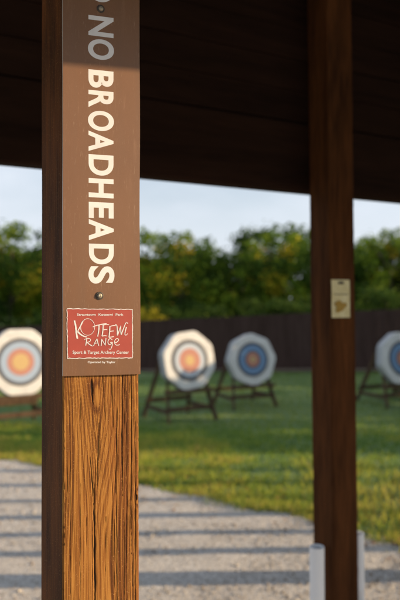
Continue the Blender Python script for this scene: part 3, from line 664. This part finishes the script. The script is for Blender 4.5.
def make_tree(h, cr, seed, mat, label, group='trees behind the fence', per=360, gold=.08):
    r = random.Random(seed); o = empty('broadleaf_tree'); tag(o, label, 'tree', group)
    mb = MB(); pts = [(0, 0, -.1)]; x = y = 0
    for k in range(1, 7): x += r.uniform(-.09, .09); y += r.uniform(-.09, .09); pts.append((x, y, h * .8 * k / 6))
    mb.tube(pts, [.15, .12, .10, .085, .065, .045, .02], 9); limbs = []
    for k in range(9):
        a_ = k * 2.4 + r.uniform(-.4, .4); zb = h * r.uniform(.18, .62); i = min(5, int(zb / (h * .8) * 6)); b = Vector(pts[i]); b.z = zb
        e = b + Vector((math.cos(a_) * cr * .75, math.sin(a_) * cr * .75, h * r.uniform(.10, .25))); m_ = (b + e) / 2 + Vector((0, 0, .15))
        mb.tube([b, m_, e], [.05, .035, .012], 6); limbs.append(e)
    mb.build('trunk', M['bark'], o)
    cl = []
    for e in limbs: cl.append((e.x, e.y, e.z, cr * r.uniform(.32, .48)))
    for k in range(26):
        a_ = r.uniform(0, 6.28); u = r.uniform(.12, 1.0); z = h * (.16 + .80 * u); q = cr * math.sin(math.pi * min(1, (u * .80 + .16))) ** .55 * r.uniform(.35, .88)
        cl.append((math.cos(a_) * q, math.sin(a_) * q, z, cr * r.uniform(.22, .42) * (1.1 - .35 * u)))
    V, T = foliage(cl, per, .10, seed, gold); raw('crown', V, np.arange(len(V)).reshape(-1, 4), mat, o, attrs={'tone': ('FACE', T)})
    return o
protos = [make_tree(5.6, 2.0, 11, M['leaf'], 'x'), make_tree(5.6, 1.8, 12, M['leaf'], 'x', gold=.12), make_tree(5.6, 2.1, 13, M['leaf_dark'], 'x'), make_tree(5.6, 1.9, 14, M['leaf'], 'x', gold=.0)]
used = set()
# (px, top py, depth, variant, width scale, label)
TR = [(-28, 224, 36, 0, 1.1, 'olive tree behind the fence whose edge just enters at the left border'),
      (10, 227, 35, 1, 1.0, 'sunlit yellow-green tree above the largest target at the far left'),
      (36, 230, 37, 3, .9, 'lower green tree touching the left side of the signed post'),
      (75, 232, 34, 0, 1.0, 'green tree mostly hidden behind the signed post'),
      (112, 238, 34, 3, 1.0, 'green tree hidden behind the right half of the signed post'),
      (148, 233, 31, 1, .85, 'tree with orange tinted leaves beside the right edge of the signed post'),
      (181, 237, 30, 0, .85, 'round olive tree straight above the half sunlit target'),
      (212, 246, 31, 2, .85, 'darker lower tree in the gap between the two middle targets'),
      (240, 243, 30, 3, .9, 'bright green tree above the shaded target standing on its corner'),
      (268, 237, 30, 1, .85, 'green tree with a yellow patch below the tall dark tree'),
      (296, 240, 29, 0, .85, 'yellow-green tree at the left side of the shaded post'),
      (330, 236, 28, 2, .9, 'tree hidden behind the shaded post'),
      (364, 242, 28, 3, .85, 'green tree just right of the shaded post'),
      (392, 234, 28, 0, .85, 'tree above the target cut off at the right border'),
      (425, 228, 28, 2, .9, 'dark tree entering at the right border'),
      (284, 215, 44, 2, 1.15, 'tallest dark tree rising behind the others left of the shaded post'),
      (222, 244, 40, 2, 1.3, 'dark far tree filling behind the gap between the middle targets'),
      (165, 246, 40, 2, 1.3, 'dark far tree filling behind the half sunlit target'),
      (20, 240, 46, 2, 1.4, 'dark far tree filling behind the largest target'),
      (375, 238, 40, 2, 1.3, 'dark far tree filling behind the right of the shaded post')]
HB = 303
for px, tp, D, v, ws, lb in TR:
    x = (px - 200) / FPX * D; gz = float(terr(x, D)); top = H + (HB - tp) / FPX * D
    o = protos[v] if v not in used else copy_tree(protos[v]); used.add(v)
    o.location = (x, D, gz); s_ = (top - gz) / 5.35; o.scale = (s_ * ws, s_ * ws, s_); o.rotation_euler = (0, 0, random.uniform(0, 6.28)); o['label'] = lb
# understorey shrubs behind the fence
def make_shrub(seed, mat, label, h=2.4, r0=1.1, group='shrubs behind the fence', cat='shrub', per=560):
    r = random.Random(seed); o = empty('leafy_shrub'); tag(o, label, cat, group); cl = []
    mb = MB()
    for k in range(7):
        a_ = k * .9; e = Vector((math.cos(a_) * r0 * .6, math.sin(a_) * r0 * .6, h * r.uniform(.6, .85))); mb.tube([(0, 0, -.05), e * .5 + Vector((0, 0, .1)), e], [.035, .025, .01], 6); cl.append((e.x, e.y, e.z, r0 * .4))
    mb.build('stem', M['bark'], o)
    for k in range(16): a_ = r.uniform(0, 6.28); q = r0 * r.uniform(.1, .75); z = r.uniform(.2, .85) * h; cl.append((math.cos(a_) * q, math.sin(a_) * q, z, r0 * r.uniform(.28, .5)))
    V, T = foliage(cl, per, .07, seed, 0); raw('foliage', V, np.arange(len(V)).reshape(-1, 4), mat, o, attrs={'tone': ('FACE', T)}); return o
sp0 = make_shrub(21, M['leaf_dark'], 'x'); first = True
SHR = [(-5, 'dark shrub behind the fence at the left border'), (28, 'dark shrub behind the fence right above the largest target'), (55, 'dark shrub hidden behind the shaded side of the signed post'),
       (90, 'dark shrub hidden behind the signed post'), (122, 'dark shrub behind the fence hidden by the right half of the signed post'), (175, 'dark shrub behind the fence left above the half sunlit target'),
       (206, 'dark shrub behind the fence between the two middle targets'), (238, 'dark shrub behind the fence left above the target on its corner'), (268, 'dark shrub behind the fence right above the target on its corner'), (298, 'dark shrub behind the fence touching the left side of the shaded post'),
       (332, 'dark shrub hidden behind the shaded post'), (366, 'dark shrub behind the fence right of the shaded post'), (398, 'dark shrub behind the fence above the cut off target')]
for px, lb in SHR:
    o = sp0 if first else copy_tree(sp0); first = False
    fx = (px - 200) / FPX; sfe = (A0.y - (A0.x) * (d_.y / d_.x)) / (1 - fx * d_.y / d_.x); D = sfe + 2.2; x = fx * D
    o.location = (x, D, float(terr(x, D))); s_ = random.uniform(.75, 1.3); o.scale = (s_, s_, s_); o.rotation_euler = (0, 0, random.uniform(0, 6)); o['label'] = lb
yb = make_shrub(31, M['leaf_gold'], 'yellow leaved shrub peeking over the fence between the signed post and the half sunlit target', 2.4, .9, None)
D = 25.5; yb.location = ((150 - 200) / FPX * D, D, float(terr(-2, D)) - .1); yb.scale = (.8, .6, 1.15)

N = 260; lx = rng.uniform(-3, 3.2, N); ly = edge(lx) + rng.normal(.15, .35, N); lz = terr(lx, ly) + .035
q4 = np.array([[-1, 0, 0], [0, -.55, .15], [1, 0, .1], [0, .55, .2]]); an = rng.uniform(0, 6.28, N); sz = rng.uniform(.012, .03, N)
Q = q4[None] * sz[:, None, None]; Q = np.stack([Q[..., 0] * np.cos(an)[:, None] - Q[..., 1] * np.sin(an)[:, None], Q[..., 0] * np.sin(an)[:, None] + Q[..., 1] * np.cos(an)[:, None], Q[..., 2]], 2)
Q += np.stack([lx, ly, lz - .02 * (ly < edge(lx))], 1)[:, None]
M['dead_leaf'] = leafmat('fallen_leaf', [(0, (.16, .07, .03)), (.6, (.38, .17, .05)), (1, (.55, .33, .10))])
tag(raw('fallen_leaves', Q.reshape(-1, 3), np.arange(N * 4).reshape(-1, 4), M['dead_leaf'], attrs={'tone': ('FACE', rng.uniform(0, 1, N))}), 'small brown and orange fallen leaves along the grass edge', 'leaves', kind='stuff')

# ------------------------------------------------------------ added things outside the frame that shade the place
RK = empty('shadow_rack', (2.7, 0, 0)); tag(RK, 'added wooden picket rack out of view at right, casting stripes on the gravel', 'rack')
for yy, ww in ((4.21, .11), (4.55, .10), (4.91, .115), (5.31, .085), (5.76, .12), (6.26, .12)):  # pickets spaced for the shadow stripes they cast on the gravel
    mb = MB(); mb.box(-.03, .0, yy - ww / 2, yy + ww / 2, 0, 1.75); mb.build('picket', M['post'], RK)
mb = MB(); mb.bar((.03, 4.1, 1.70), (.03, 6.35, 1.70), .05, .09); mb.build('rail', M['post'], RK)
mb = MB(); mb.bar((.03, 4.1, .10), (.03, 6.35, .10), .05, .09); mb.build('rail', M['post'], RK)
def hedge(x, y0, y1, h, seed, label):  # unseen hedge, height and span shaped for its shade on lawn and targets
    r = random.Random(seed); o = empty('shade_hedge', (x, (y0 + y1) / 2, float(terr(x, (y0 + y1) / 2)) - .1)); tag(o, label, 'hedge'); L2 = (y1 - y0) / 2; cl = []
    n = int((y1 - y0) * h * 5.0)
    for k in range(n): cl.append((r.uniform(-.3, .3), r.uniform(-L2, L2), r.uniform(.2, h - .4), .5))
    for k in range(int((y1 - y0) * 2.5)): cl.append((r.uniform(-.2, .2), -L2 + (k + .5) / 2.5, h - .42 + r.uniform(-.08, .08), .42))
    V, T = foliage(cl, 420, .12, seed); raw('foliage', V, np.arange(len(V)).reshape(-1, 4), M['leaf_dark'], o, attrs={'tone': ('FACE', T)})
    mb = MB()
    for k in range(int((y1 - y0) / .8) + 1): yy = -L2 + k * .8; mb.tube([(0, yy, 0), (r.uniform(-.1, .1), yy, h * .8)], [.05, .02], 6)
    mb.build('stem', M['bark'], o)
hedge(9.0, 7.4, 10.7, 4.3, 43, 'added tall hedge out of view at right, shading the lawn nearest the shelter')
hedge(9.0, 10.9, 13.4, 3.78, 41, 'added low hedge out of view at right, shading the middle of the range')
hedge(9.6, 13.9, 17.6, 5.2, 42, 'added tall hedge out of view at right, shading the far targets')
